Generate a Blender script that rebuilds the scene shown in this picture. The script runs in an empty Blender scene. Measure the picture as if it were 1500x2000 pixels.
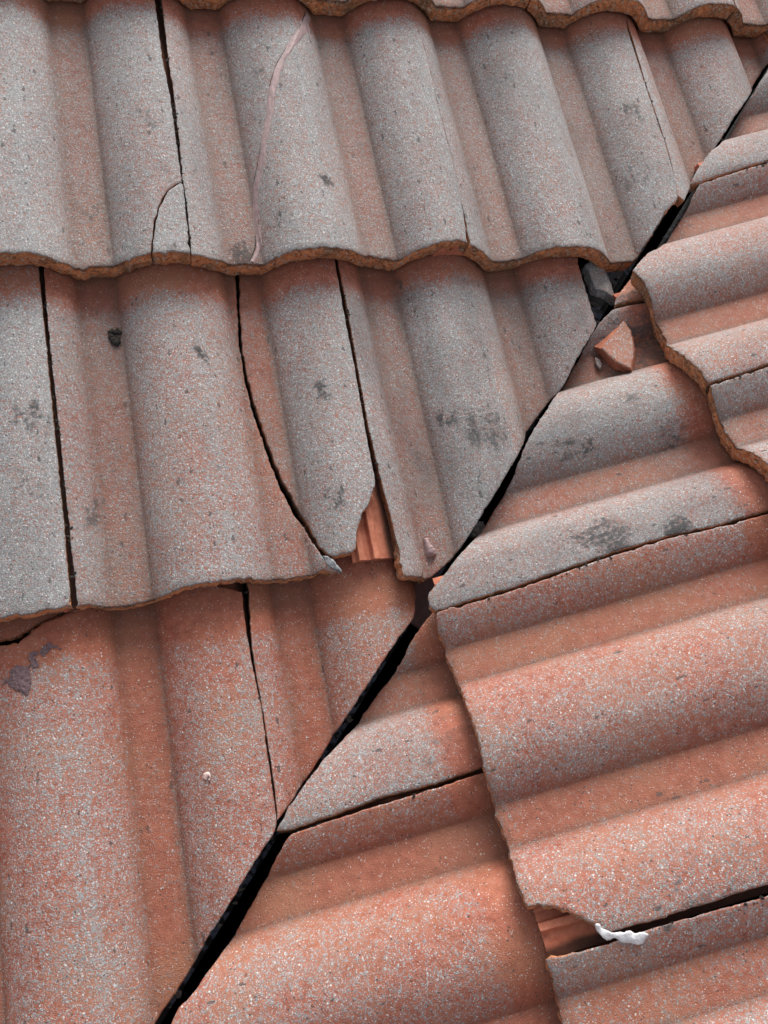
import bpy, bmesh, math, random
import numpy as np
from mathutils import Vector, Matrix, noise
from mathutils.geometry import delaunay_2d_cdt

random.seed(7)
P_=0.15; T_=0.028; HM=0.030; RS=-.54; RE=.215
def prof(s):
    # s: distance across the slope from the joint line on a roll, in roll pitches
    s=(s-RS)%1.0
    t=s/(RE-RS)
    if t>=1: return 0.0
    return 1-abs(2*t-1)**2.4
TH=0.36260442815603533
GAUGE=0.3434268431673036
ORIG={'A': (-0.12879, 0.25712), 'B': (-0.17756, 0.23101)}
CAM_R=[[0.954854, 0.11273, -0.274856], [-0.247608, 0.813215, -0.52666], [0.164146, 0.57094, 0.804415]]
CAM_C=[-0.05873, -0.1549, 0.82001]
CAM_F=1631.8676484489567
OUTLINES={
 'R1': dict(slope='A', course=1, poly=[
  (0.017,0.6861,'k'), (0.0088,0.6816,'k'), (0.0003,0.6743,'k'), (-0.0092,0.6572,'k'), (-0.0166,0.6365,'k'), (-0.0211,0.6133,'k'), (-0.0228,0.6024,'f'), (-0.0403,0.6017,'f'), (-0.0605,0.6053,'f'), (-0.0992,0.6047,'f'), (-0.1162,0.6043,'f'), (-0.1377,0.6066,'f'), (-0.16,0.6048,'f'), (-0.2788,0.6074,'f'), (-0.2788,1.0127,'s'), (0.0212,1.0127,'s'), (0.0172,0.9297,'s'), (0.0159,0.8465,'s'), (0.0184,0.7988,'s'), (0.0172,0.7221,'s'), (0.0173,0.6887,'s')]),
 'R1c': dict(slope='A', course=1, poly=[
  (0.0178,0.6837,'s'), (0.0172,0.6585,'s'), (0.015,0.6123,'s'), (0.0147,0.6015,'f'), (-0.0082,0.6016,'f'), (-0.0213,0.6026,'k'), (-0.0197,0.613,'k'), (-0.0152,0.6352,'k'), (-0.0079,0.6559,'k'), (0.0011,0.6725,'k'), (0.0091,0.6798,'k'), (0.0152,0.6838,'k')]),
 'R2': dict(slope='A', course=1, poly=[
  (0.0253,0.9337,'s'), (0.0227,0.8491,'s'), (0.0229,0.8005,'s'), (0.0201,0.7196,'s'), (0.0183,0.6839,'s'), (0.0186,0.6526,'s'), (0.0161,0.6004,'s'), (0.017,0.5994,'f'), (0.0374,0.6007,'f'), (0.0543,0.6029,'f'), (0.0836,0.6018,'f'), (0.0963,0.6013,'f'), (0.1134,0.6012,'f'), (0.1339,0.602,'f'), (0.1586,0.603,'f'), (0.1797,0.6039,'f'), (0.2083,0.6083,'f'), (0.2417,0.6014,'f'), (0.2509,0.6015,'f'), (0.2763,0.6039,'f'), (0.2999,0.6068,'f'), (0.3146,0.605,'b'), (0.3151,0.617,'b'), (0.3211,0.6655,'s'), (0.324,0.7189,'s'), (0.3236,0.7692,'s'), (0.324,0.7989,'s'), (0.3257,0.872,'s'), (0.3258,0.9234,'s'), (0.3251,0.9513,'s'), (0.3212,1.0127,'s'), (0.0272,1.0127,'s')]),
 'R3': dict(slope='A', course=1, poly=[
  (0.3246,0.951,'s'), (0.3253,0.9231,'s'), (0.3253,0.8718,'s'), (0.3236,0.7988,'s'), (0.3232,0.7691,'s'), (0.3236,0.7187,'s'), (0.3207,0.6654,'s'), (0.3193,0.6277,'s'), (0.3176,0.6034,'f'), (0.3389,0.5944,'f'), (0.3808,0.5978,'f'), (0.3948,0.5987,'f'), (0.4132,0.5984,'f'), (0.4345,0.5955,'f'), (0.4567,0.5939,'f'), (0.4713,0.5923,'f'), (0.4899,0.5886,'f'), (0.5192,0.5901,'f'), (0.5349,0.5889,'b'), (0.5417,0.5961,'b'), (0.5557,0.6139,'b'), (0.5783,0.6409,'b'), (0.5997,0.6575,'b'), (0.606,0.671,'s'), (0.6107,0.74,'s'), (0.6115,0.8276,'s'), (0.6152,0.9204,'s'), (0.6216,0.9489,'s'), (0.6212,1.0127,'s'), (0.3257,1.0127,'s')]),
 'R4': dict(slope='A', course=1, poly=[
  (0.6216,0.9489,'s'), (0.6127,0.8319,'s'), (0.6116,0.7401,'s'), (0.6072,0.6936,'s'), (0.6003,0.6634,'c'), (0.6078,0.6548,'c'), (0.6235,0.6727,'c'), (0.6797,0.7253,'c'), (0.7004,0.7494,'c'), (0.7279,0.7826,'c'), (0.8065,0.8585,'c'), (0.843,0.8961,'c'), (0.8636,0.9139,'c'), (0.9212,1.0127,'s'), (0.6287,1.0127,'s')]),
 'Z1': dict(slope='A', course=2, poly=[
  (-0.1288,0.944,'f'), (-0.4288,0.944,'f'), (-0.4288,1.2531,'s'), (-0.1288,1.2531,'s')]),
 'Z2': dict(slope='A', course=2, poly=[
  (0.1712,0.944,'f'), (-0.1243,0.944,'f'), (-0.1243,1.2531,'s'), (0.1712,1.2531,'s')]),
 'Z3': dict(slope='A', course=2, poly=[
  (0.4712,0.944,'f'), (0.1757,0.944,'f'), (0.1757,1.2531,'s'), (0.4712,1.2531,'s')]),
 'Z4': dict(slope='A', course=2, poly=[
  (0.7712,0.944,'f'), (0.4757,0.944,'f'), (0.4757,1.2531,'s'), (0.7712,1.2531,'s')]),
 'Z5': dict(slope='A', course=2, poly=[
  (1.0112,0.944,'f'), (0.7757,0.944,'f'), (0.7757,1.2531,'s'), (1.0712,1.2531,'s')]),
 'P1': dict(slope='A', course=0, poly=[
  (-0.1305,0.6057,'s'), (-0.1298,0.5068,'s'), (-0.129,0.4271,'s'), (-0.1283,0.3518,'s'), (-0.1284,0.2713,'s'), (-0.1285,0.2649,'f'), (-0.1481,0.2636,'f'), (-0.1647,0.2626,'f'), (-0.1861,0.2636,'f'), (-0.2145,0.2671,'f'), (-0.4288,0.2674,'f'), (-0.4288,0.6692,'s'), (-0.1288,0.6692,'s')]),
 'P2': dict(slope='A', course=0, poly=[
  (-0.1259,0.6008,'s'), (-0.1263,0.5127,'s'), (-0.1248,0.4274,'s'), (-0.1239,0.3445,'s'), (-0.123,0.2672,'s'), (-0.1236,0.2654,'f'), (-0.0908,0.2626,'f'), (-0.0681,0.264,'f'), (-0.0541,0.2658,'f'), (-0.0311,0.2683,'f'), (-0.0015,0.269,'f'), (0.0294,0.2685,'f'), (0.0608,0.267,'f'), (0.086,0.2676,'f'), (0.1036,0.2661,'f'), (0.1131,0.265,'b'), (0.105,0.2754,'b'), (0.1019,0.2805,'k'), (0.0963,0.2954,'k'), (0.0905,0.3151,'k'), (0.0817,0.3334,'k'), (0.0728,0.3643,'k'), (0.0685,0.3869,'k'), (0.063,0.4183,'k'), (0.0583,0.4502,'k'), (0.0565,0.4883,'k'), (0.0564,0.5243,'k'), (0.0601,0.5577,'k'), (0.0642,0.6016,'k'), (0.0752,0.6692,'s'), (-0.1228,0.6692,'s')]),
 'P3': dict(slope='A', course=0, poly=[
  (0.068,0.6014,'k'), (0.0628,0.5576,'k'), (0.0592,0.518,'k'), (0.0598,0.4851,'k'), (0.063,0.4497,'k'), (0.0676,0.4178,'k'), (0.0731,0.3864,'k'), (0.0786,0.3653,'k'), (0.0901,0.3308,'k'), (0.0964,0.3111,'k'), (0.101,0.2922,'k'), (0.1069,0.2815,'k'), (0.1122,0.2785,'f'), (0.1287,0.28,'b'), (0.1313,0.2836,'b'), (0.1341,0.296,'b'), (0.1448,0.3181,'b'), (0.154,0.3277,'b'), (0.162,0.3405,'b'), (0.1643,0.3513,'s'), (0.1651,0.4012,'s'), (0.1671,0.4677,'s'), (0.1681,0.5467,'s'), (0.1696,0.6008,'s'), (0.1712,0.6692,'s'), (0.0842,0.6692,'s')]),
 'P4': dict(slope='A', course=0, poly=[
  (0.1735,0.5983,'s'), (0.1731,0.5475,'s'), (0.1707,0.468,'s'), (0.1692,0.407,'s'), (0.1707,0.3649,'s'), (0.1715,0.3364,'s'), (0.1739,0.3106,'s'), (0.1746,0.2804,'s'), (0.1742,0.2509,'f'), (0.1913,0.249,'f'), (0.2098,0.2483,'c'), (0.2374,0.265,'c'), (0.2456,0.2735,'c'), (0.2747,0.3089,'c'), (0.3045,0.3412,'c'), (0.344,0.3816,'c'), (0.3558,0.3965,'c'), (0.3808,0.4192,'c'), (0.4046,0.4395,'c'), (0.4225,0.4652,'c'), (0.4392,0.4849,'c'), (0.4567,0.5037,'c'), (0.4594,0.5077,'b'), (0.4591,0.5224,'b'), (0.46,0.5542,'b'), (0.46,0.5888,'b'), (0.4712,0.6692,'s'), (0.1772,0.6692,'s')]),
 'Q1': dict(slope='A', course=-1, poly=[
  (-0.2788,0.2503,'b'), (-0.1931,0.2435,'b'), (-0.177,0.2419,'b'), (-0.17,0.2474,'b'), (-0.1587,0.2551,'b'), (-0.1478,0.259,'b'), (-0.1358,0.2616,'b'), (-0.1042,0.2771,'s'), (-0.0572,0.2838,'s'), (-0.0113,0.2738,'s'), (0.0068,0.2662,'s'), (0.0217,0.2602,'s'), (0.0206,0.2267,'s'), (0.0217,0.1856,'s'), (0.0239,0.1524,'s'), (0.0232,0.1025,'s'), (0.0226,0.0544,'s'), (0.0219,0.0503,'c'), (0.0173,0.0428,'c'), (-0.0038,0.0225,'c'), (-0.0121,0.0132,'c'), (-0.0273,-0.0042,'c'), (-0.0439,-0.0235,'c'), (-0.0605,-0.0471,'c'), (-0.0751,-0.0631,'c'), (-0.0891,-0.0762,'c'), (-0.097,-0.0843,'c'), (-0.1134,-0.0989,'c'), (-0.2788,-0.0863,'f')]),
 'Q1b': dict(slope='A', course=-1, poly=[
  (-0.2139,0.249,'b'), (-0.1939,0.2494,'b'), (-0.1844,0.2481,'b'), (-0.1752,0.25,'b'), (-0.1661,0.2543,'b'), (-0.1549,0.2599,'b'), (-0.144,0.263,'b'), (-0.1358,0.27,'s'), (-0.1735,0.2757,'s'), (-0.2124,0.2782,'s')]),
 'Q2': dict(slope='A', course=-1, poly=[
  (0.0287,0.2633,'s'), (0.0239,0.2093,'s'), (0.024,0.1782,'s'), (0.0249,0.143,'s'), (0.0256,0.102,'s'), (0.0246,0.0669,'s'), (0.0233,0.0529,'c'), (0.0334,0.0603,'c'), (0.0587,0.0809,'c'), (0.0796,0.1026,'c'), (0.0992,0.1252,'c'), (0.1207,0.1498,'c'), (0.1419,0.1728,'c'), (0.1614,0.1911,'c'), (0.1805,0.2069,'c'), (0.1888,0.2147,'b'), (0.1973,0.238,'b'), (0.2006,0.2638,'b'), (0.2312,0.3258,'s'), (0.0272,0.3258,'s')]),
 'S1': dict(slope='B', course=1, poly=[
  (-0.6263,0.7929,'s'), (-0.625,0.7475,'s'), (-0.6226,0.7066,'s'), (-0.6224,0.6899,'c'), (-0.6392,0.707,'c'), (-0.6664,0.7381,'c'), (-0.6745,0.7525,'c'), (-0.7472,0.8191,'c'), (-0.7656,0.8466,'c'), (-0.7899,0.8766,'c'), (-0.8724,0.9487,'c'), (-0.9276,0.9522,'s'), (-0.6276,0.9522,'s')]),
 'S2': dict(slope='B', course=1, poly=[
  (-0.6234,0.7916,'s'), (-0.6221,0.7463,'s'), (-0.6207,0.7019,'c'), (-0.6102,0.6887,'c'), (-0.601,0.679,'c'), (-0.5944,0.6688,'c'), (-0.5694,0.6422,'c'), (-0.5352,0.6125,'c'), (-0.5276,0.5943,'c'), (-0.5141,0.5782,'c'), (-0.5033,0.5649,'f'), (-0.4895,0.5689,'f'), (-0.4752,0.5704,'f'), (-0.4595,0.5699,'f'), (-0.4478,0.5702,'f'), (-0.4359,0.5695,'f'), (-0.4184,0.5702,'f'), (-0.3855,0.5613,'f'), (-0.3713,0.5634,'f'), (-0.3559,0.5668,'f'), (-0.3419,0.5716,'f'), (-0.3282,0.5729,'s'), (-0.3288,0.6051,'s'), (-0.3306,0.6396,'s'), (-0.3276,0.9522,'s'), (-0.6216,0.9522,'s')]),
 'S3': dict(slope='B', course=1, poly=[
  (-0.3271,0.6381,'s'), (-0.3248,0.5737,'f'), (-0.308,0.5719,'f'), (-0.2898,0.5738,'f'), (-0.2658,0.5732,'f'), (-0.2503,0.5747,'f'), (-0.2335,0.5771,'f'), (-0.2165,0.5803,'f'), (-0.0276,0.5744,'f'), (-0.0276,0.9522,'s'), (-0.3216,0.9522,'s')]),
 'T0': dict(slope='B', course=0, poly=[
  (-0.4853,0.5713,'s'), (-0.4866,0.5531,'s'), (-0.4858,0.5372,'c'), (-0.496,0.5438,'c'), (-0.5043,0.5541,'c'), (-0.5826,0.6431,'s'), (-0.4776,0.6431,'s')]),
 'T1': dict(slope='B', course=0, poly=[
  (-0.4794,0.5707,'s'), (-0.4811,0.5508,'s'), (-0.4815,0.533,'c'), (-0.4766,0.5236,'c'), (-0.4711,0.5128,'c'), (-0.4662,0.5066,'c'), (-0.4525,0.4872,'c'), (-0.4354,0.4683,'c'), (-0.4109,0.4467,'c'), (-0.3686,0.4135,'c'), (-0.3406,0.3833,'c'), (-0.3243,0.3689,'c'), (-0.3088,0.3546,'c'), (-0.2959,0.3381,'c'), (-0.2765,0.3175,'c'), (-0.2591,0.3008,'c'), (-0.2383,0.2825,'c'), (-0.2099,0.2514,'c'), (-0.193,0.2284,'b'), (-0.183,0.2268,'b'), (-0.1765,0.2312,'s'), (-0.1774,0.2565,'s'), (-0.1782,0.3078,'s'), (-0.1812,0.3602,'s'), (-0.1843,0.4131,'s'), (-0.1851,0.4654,'s'), (-0.1822,0.5164,'s'), (-0.183,0.5693,'s'), (-0.1776,0.6431,'s'), (-0.4716,0.6431,'s')]),
 'T2': dict(slope='B', course=0, poly=[
  (-0.1789,0.5674,'s'), (-0.1795,0.5153,'s'), (-0.1824,0.4643,'s'), (-0.1811,0.4118,'s'), (-0.1781,0.3591,'s'), (-0.1752,0.3067,'s'), (-0.1744,0.2554,'s'), (-0.1746,0.2316,'f'), (-0.1591,0.2277,'f'), (-0.1431,0.2277,'f'), (-0.1186,0.2289,'f'), (-0.1022,0.2313,'f'), (-0.0709,0.231,'f'), (-0.0552,0.2333,'f'), (-0.0353,0.2314,'f'), (-0.0176,0.2283,'f'), (-0.0008,0.2276,'f'), (0.0155,0.2272,'f'), (0.033,0.2282,'f'), (0.0557,0.2272,'f'), (0.075,0.2276,'f'), (0.0891,0.2291,'b'), (0.0901,0.2371,'b'), (0.0943,0.2481,'b'), (0.1008,0.2582,'b'), (0.1115,0.2707,'b'), (0.1179,0.2785,'b'), (0.1224,0.285,'s'), (0.1223,0.2953,'s'), (0.123,0.3282,'s'), (0.1221,0.3701,'s'), (0.1215,0.4122,'s'), (0.1224,0.6431,'s'), (-0.1716,0.6431,'s')]),
 'T3': dict(slope='B', course=0, poly=[
  (0.1296,0.4088,'s'), (0.1282,0.3468,'s'), (0.1278,0.3246,'s'), (0.1294,0.2802,'s'), (0.1288,0.255,'s'), (0.1276,0.2312,'f'), (0.1371,0.2301,'f'), (0.1543,0.2289,'f'), (0.1707,0.2276,'f'), (0.1875,0.2273,'f'), (0.4224,0.231,'f'), (0.4224,0.6431,'s'), (0.1299,0.6431,'s')]),
 'U1': dict(slope='B', course=-1, poly=[
  (-0.1951,0.2487,'s'), (-0.1875,0.2279,'c'), (-0.1841,0.2231,'c'), (-0.1763,0.2116,'c'), (-0.1674,0.199,'c'), (-0.1546,0.1845,'c'), (-0.1383,0.16,'c'), (-0.1166,0.134,'c'), (-0.0904,0.1093,'c'), (-0.0765,0.0911,'c'), (-0.063,0.0771,'c'), (-0.044,0.0545,'c'), (-0.0279,0.0388,'s'), (-0.0259,0.0498,'s'), (-0.0271,0.0897,'s'), (-0.0302,0.1375,'s'), (-0.0285,0.184,'s'), (-0.031,0.2283,'s'), (-0.0276,0.2997,'s'), (-0.2676,0.2997,'s')]),
 'U2': dict(slope='B', course=-1, poly=[
  (-0.0259,0.2265,'s'), (-0.0247,0.1826,'s'), (-0.0243,0.1355,'s'), (-0.0233,0.0884,'s'), (-0.0223,0.0509,'c'), (-0.0181,0.0434,'c'), (-0.0039,0.0261,'c'), (0.007,0.0118,'c'), (0.0218,-0.0014,'c'), (0.0373,-0.0163,'c'), (0.0522,-0.0278,'c'), (0.0631,-0.0363,'c'), (0.0773,-0.0498,'c'), (0.0842,-0.0614,'c'), (0.0941,-0.0693,'c'), (0.1136,-0.0897,'c'), (0.2724,-0.1124,'f'), (0.2724,0.2997,'s'), (-0.0201,0.2997,'s')]),
}
EXTRA={'sealant': [(0.1962, 0.9391, 0.0088), (0.1861, 0.9154, 0.0198), (0.1793, 0.9008, 0.0256), (0.1582, 0.8662, 0.0357), (0.1421, 0.8393, 0.0384), (0.1307, 0.8115, 0.0393), (0.1235, 0.7816, 0.0396), (0.1132, 0.7478, 0.0373), (0.1051, 0.7185, 0.0339), (0.0967, 0.6944, 0.0279), (0.0927, 0.6648, 0.0258), (0.0918, 0.6396, 0.0268), (0.0893, 0.6218, 0.0262), (0.08, 0.6047, 0.0276)],
 'sealant2': [(0.1908, 0.9217, 0.0154), (0.1911, 0.9083, 0.0163), (0.1899, 0.8918, 0.0187)],
 'blob': [(0.2127, 0.289, 0.0254), (0.2129, 0.2824, 0.0259), (0.2143, 0.2762, 0.0264), (0.2155, 0.269, 0.027)],
 'white': [(0.1141, 0.275, 0.0529), (0.1201, 0.2747, 0.0513), (0.1248, 0.2775, 0.0493), (0.127, 0.2832, 0.0477), (0.1265, 0.2883, 0.0475), (0.1292, 0.2959, 0.0455), (0.1325, 0.3087, 0.0425)],
 'scrap': [(0.1144, 0.2747), (0.119, 0.2744), (0.1231, 0.2765), (0.1269, 0.2791), (0.1275, 0.2855), (0.1313, 0.2906), (0.1338, 0.2975), (0.1355, 0.3047), (0.1335, 0.3084), (0.1308, 0.311), (0.1284, 0.3078), (0.1279, 0.3018), (0.126, 0.2988), (0.1249, 0.2931), (0.1238, 0.2863), (0.1225, 0.2837), (0.1186, 0.279), (0.1154, 0.2774)],
 'drip': [(-0.0337, 0.0992, 0.036), (-0.0315, 0.1028, 0.0368), (-0.0292, 0.101, 0.038), (-0.0304, 0.0978, 0.0378)],
 'lump': [(-0.0661, 0.5392, 0.005)],
 'purple': [(-0.1779, 0.2097, 0.0297), (-0.1548, 0.2335, 0.0319), (-0.1647, 0.2252, 0.0319)],
 'gutterblack': [(0.1697, 0.2029, 0.059)],
 'shard': [(0.4787, 0.5959, 0.0), (0.4917, 0.6003, -0.0), (0.5003, 0.5952, 0.0), (0.5051, 0.5757, 0.0), (0.51, 0.5481, 0.0), (0.4952, 0.5563, -0.0), (0.4823, 0.563, 0.0), (0.4804, 0.5801, 0.0)],
 'tri_top': [(-0.4645, 0.5399, 0.024), (-0.4494, 0.5416, 0.024), (-0.4213, 0.534, 0.024), (-0.3967, 0.5207, 0.024), (-0.4139, 0.5087, 0.024), (-0.4372, 0.5018, 0.024)],
 'tri_bot': [(-0.4906, 0.5499, 0.0065), (-0.4618, 0.5499, 0.0065), (-0.4317, 0.5415, 0.0065), (-0.4014, 0.5251, 0.0065), (-0.4154, 0.5096, 0.0065), (-0.4614, 0.4971, 0.0065)],
 'brown': [(0.2103, 0.2588, -0.022), (0.2295, 0.2561, -0.022), (0.228, 0.2368, -0.022), (0.2224, 0.22, -0.022), (0.2062, 0.2017, -0.022), (0.1946, 0.2121, -0.022), (0.1947, 0.2252, -0.022)],
 'chip': [(0.2801, 0.3043, 0.0), (0.2897, 0.3043, 0.0), (0.2915, 0.2961, 0.0), (0.2829, 0.2892, 0.0), (0.2734, 0.2893, 0.0)],
 'slip': [(-0.4364, 0.4946, 0.0095), (-0.4315, 0.4988, 0.0092), (-0.4236, 0.4981, 0.0092), (-0.4187, 0.4937, 0.0096), (-0.4274, 0.4922, 0.0097)],
 'sliver': [(0.1018, 0.2831, 0.0386), (0.1089, 0.2774, 0.0448), (0.1155, 0.2629, 0.0503), (0.1062, 0.2689, 0.0435)]}
SPOTS={'R2': [(0.172, 0.6893, 0.006, 1), (0.1653, 0.6923, 0.004, 0.8), (0.1134, 0.6421, 0.01, 0.5), (0.1233, 0.8383, 0.007, 0.4), (0.0691, 0.613, 0.011, 0.8)],
 'R3': [(0.4196, 0.8403, 0.009, 0.3), (0.5604, 0.7012, 0.0125, 0.5), (0.576, 0.7878, 0.015, 0.4), (0.511, 0.6198, 0.006, 0.5)],
 'R1': [(-0.0696, 0.6666, 0.015, 0.3), (-0.0074, 0.7655, 0.015, 0.3), (-0.0923, 0.6919, 0.009, 0.25)],
 'P1': [(-0.1482, 0.443, 0.0125, 0.5), (-0.1529, 0.3731, 0.0125, 0.4)],
 'P2': [(0.0149, 0.5016, 0.007, 0.7), (-0.1, 0.3541, 0.0125, 0.4), (-0.0235, 0.3694, 0.005, 0.5), (-0.0323, 0.4566, 0.005, 0.4)],
 'P3': [(0.1197, 0.3384, 0.009, 0.6), (0.1291, 0.4529, 0.008, 0.5), (0.1111, 0.4177, 0.006, 0.3)],
 'P4': [(0.2449, 0.5794, 0.0035, 1.5), (0.2438, 0.5895, 0.0025, 1.5), (0.301, 0.3965, 0.0175, 0.5), (0.2574, 0.4141, 0.008, 0.6), (0.2804, 0.3931, 0.01, 0.5), (0.2619, 0.3401, 0.011, 0.4), (0.2256, 0.2995, 0.01, 0.3)],
 'T1': [(-0.4471, 0.5632, 0.025, 0.55), (-0.4178, 0.5353, 0.015, 0.6), (-0.4223, 0.5681, 0.02, 0.5), (-0.4682, 0.5365, 0.011, 0.4), (-0.2029, 0.4024, 0.02, 0.8), (-0.1906, 0.4782, 0.011, 0.6), (-0.3197, 0.4181, 0.012, 0.5), (-0.3149, 0.4389, 0.009, 0.5), (-0.3012, 0.5253, 0.015, 0.4), (-0.3506, 0.4987, 0.01, 0.3)],
 'T2': [(0.1072, 0.3515, 0.03, 0.3), (-0.1096, 0.5064, 0.02, 0.2)],
 'S1': [(-0.6302, 0.7611, 0.01, 0.2)],
 'T0': [(-0.491, 0.558, 0.015, 0.5)],
 'T3': [(0.1294, 0.3256, 0.004, 0.5)],
 'U1': [(-0.0613, 0.1988, 0.025, 0.25)]}


# ------------------------------------------------------------------ camera, sky, sun, exposure
sc = bpy.context.scene
cam_d = bpy.data.cameras.new("camera")
cam = bpy.data.objects.new("camera", cam_d)
sc.collection.objects.link(cam)
cam_d.sensor_fit = 'AUTO'
cam_d.sensor_width = 36.0
cam_d.lens = CAM_F * 36.0 / 2000.0
cam_d.clip_start = 0.01
cam_d.clip_end = 200.0
M = Matrix(CAM_R).to_4x4()
M.translation = Vector(CAM_C)
cam.matrix_world = M
sc.camera = cam

SUN_EL, SUN_AZ = math.radians(42), math.radians(16)      # azimuth from +Y towards +X
world = bpy.data.worlds.new("World")
sc.world = world
world.use_nodes = True
wn = world.node_tree
bg = wn.nodes["Background"]
sky = wn.nodes.new("ShaderNodeTexSky")
sky.sky_type = 'NISHITA'
sky.sun_disc = False
sky.sun_elevation = SUN_EL
sky.sun_rotation = SUN_AZ
sky.air_density = 1.0
sky.dust_density = 4.0
sky.ozone_density = 1.0
hs = wn.nodes.new("ShaderNodeHueSaturation")          # an overcast sky: nearly grey
hs.inputs["Saturation"].default_value = 0.25
wn.links.new(sky.outputs[0], hs.inputs["Color"])
wn.links.new(hs.outputs[0], bg.inputs[0])
bg.inputs[1].default_value = 0.13
sd = bpy.data.lights.new("sun", 'SUN')
sd.energy = 2.0
sd.angle = math.radians(32)
sd.color = (1.0, 0.96, 0.9)
sun = bpy.data.objects.new("sun", sd)
sc.collection.objects.link(sun)
sdir = Vector((math.sin(SUN_AZ) * math.cos(SUN_EL), math.cos(SUN_AZ) * math.cos(SUN_EL), math.sin(SUN_EL)))
sun.rotation_euler = sdir.to_track_quat('Z', 'Y').to_euler()
sun.location = sdir * 6
sc.view_settings.view_transform = 'Standard'
sc.view_settings.look = 'None'
sc.view_settings.gamma = 1.0
sc.view_settings.use_curve_mapping = False
sc.view_settings.exposure = 0.72

# ------------------------------------------------------------------ material helpers
class NT:
    def __init__(s, name):
        s.m = bpy.data.materials.new(name); s.m.use_nodes = True
        s.t = s.m.node_tree; s.b = s.t.nodes["Principled BSDF"]
    def n(s, kind, **kw):
        o = s.t.nodes.new("ShaderNode" + kind)
        for k, v in kw.items(): setattr(o, k, v)
        return o
    def l(s, a, b): s.t.links.new(a, b)
    def val(s, sock, v):
        if isinstance(v, (int, float, tuple)): sock.default_value = v
        else: s.l(v, sock)
    def math(s, op, a, b=0.0, c=0.0, clamp=False):
        o = s.n("Math", operation=op, use_clamp=clamp)
        for i, v in enumerate((a, b, c)): s.val(o.inputs[i], v)
        return o.outputs[0]
    def mix(s, f, a, b, mode='MIX'):
        o = s.n("Mix", data_type='RGBA', blend_type=mode)
        s.val(o.inputs[0], f); s.val(o.inputs[6], a); s.val(o.inputs[7], b)
        return o.outputs[2]
    def ramp(s, f, stops, interp='LINEAR'):
        o = s.n("ValToRGB"); cr = o.color_ramp; cr.interpolation = interp
        while len(cr.elements) > 1: cr.elements.remove(cr.elements[-1])
        cr.elements[0].position = stops[0][0]; cr.elements[0].color = (*stops[0][1], 1)
        for p, c in stops[1:]:
            e = cr.elements.new(p); e.color = (*c, 1)
        s.l(f, o.inputs[0]); return o.outputs[0]
    def attr(s, name):
        return s.n("Attribute", attribute_name=name).outputs["Fac"]
    def coords(s):
        tc = s.n("TexCoord").outputs["Object"]
        oi = s.n("ObjectInfo").outputs["Random"]
        o = s.n("VectorMath", operation='ADD'); s.l(tc, o.inputs[0])
        cb = s.n("CombineXYZ"); r = s.math('MULTIPLY', oi, 7.3)
        s.l(r, cb.inputs[0]); s.l(r, cb.inputs[1]); s.l(r, cb.inputs[2]); s.l(cb.outputs[0], o.inputs[1])
        return o.outputs[0]
    def noise(s, co, scale, detail=3, rough=.55):
        o = s.n("TexNoise"); o.inputs["Scale"].default_value = scale
        o.inputs["Detail"].default_value = detail; o.inputs["Roughness"].default_value = rough
        s.l(co, o.inputs["Vector"]); return o.outputs[0]
    def vor(s, co, scale, feature='F1'):
        o = s.n("TexVoronoi", feature=feature); o.inputs["Scale"].default_value = scale
        s.l(co, o.inputs["Vector"]); return o
    def bump(s, h, strength, dist, prev=None):
        o = s.n("Bump"); o.inputs["Strength"].default_value = strength; o.inputs["Distance"].default_value = dist
        s.l(h, o.inputs["Height"])
        if prev is not None: s.l(prev, o.inputs["Normal"])
        return o.outputs[0]

def grains(k, co, scale):
    v = k.vor(co, scale)
    sp = k.n("SeparateColor"); k.l(v.outputs["Color"], sp.inputs[0])
    return v.outputs["Distance"], sp.outputs[0], sp.outputs[1], sp.outputs[2]

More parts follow.
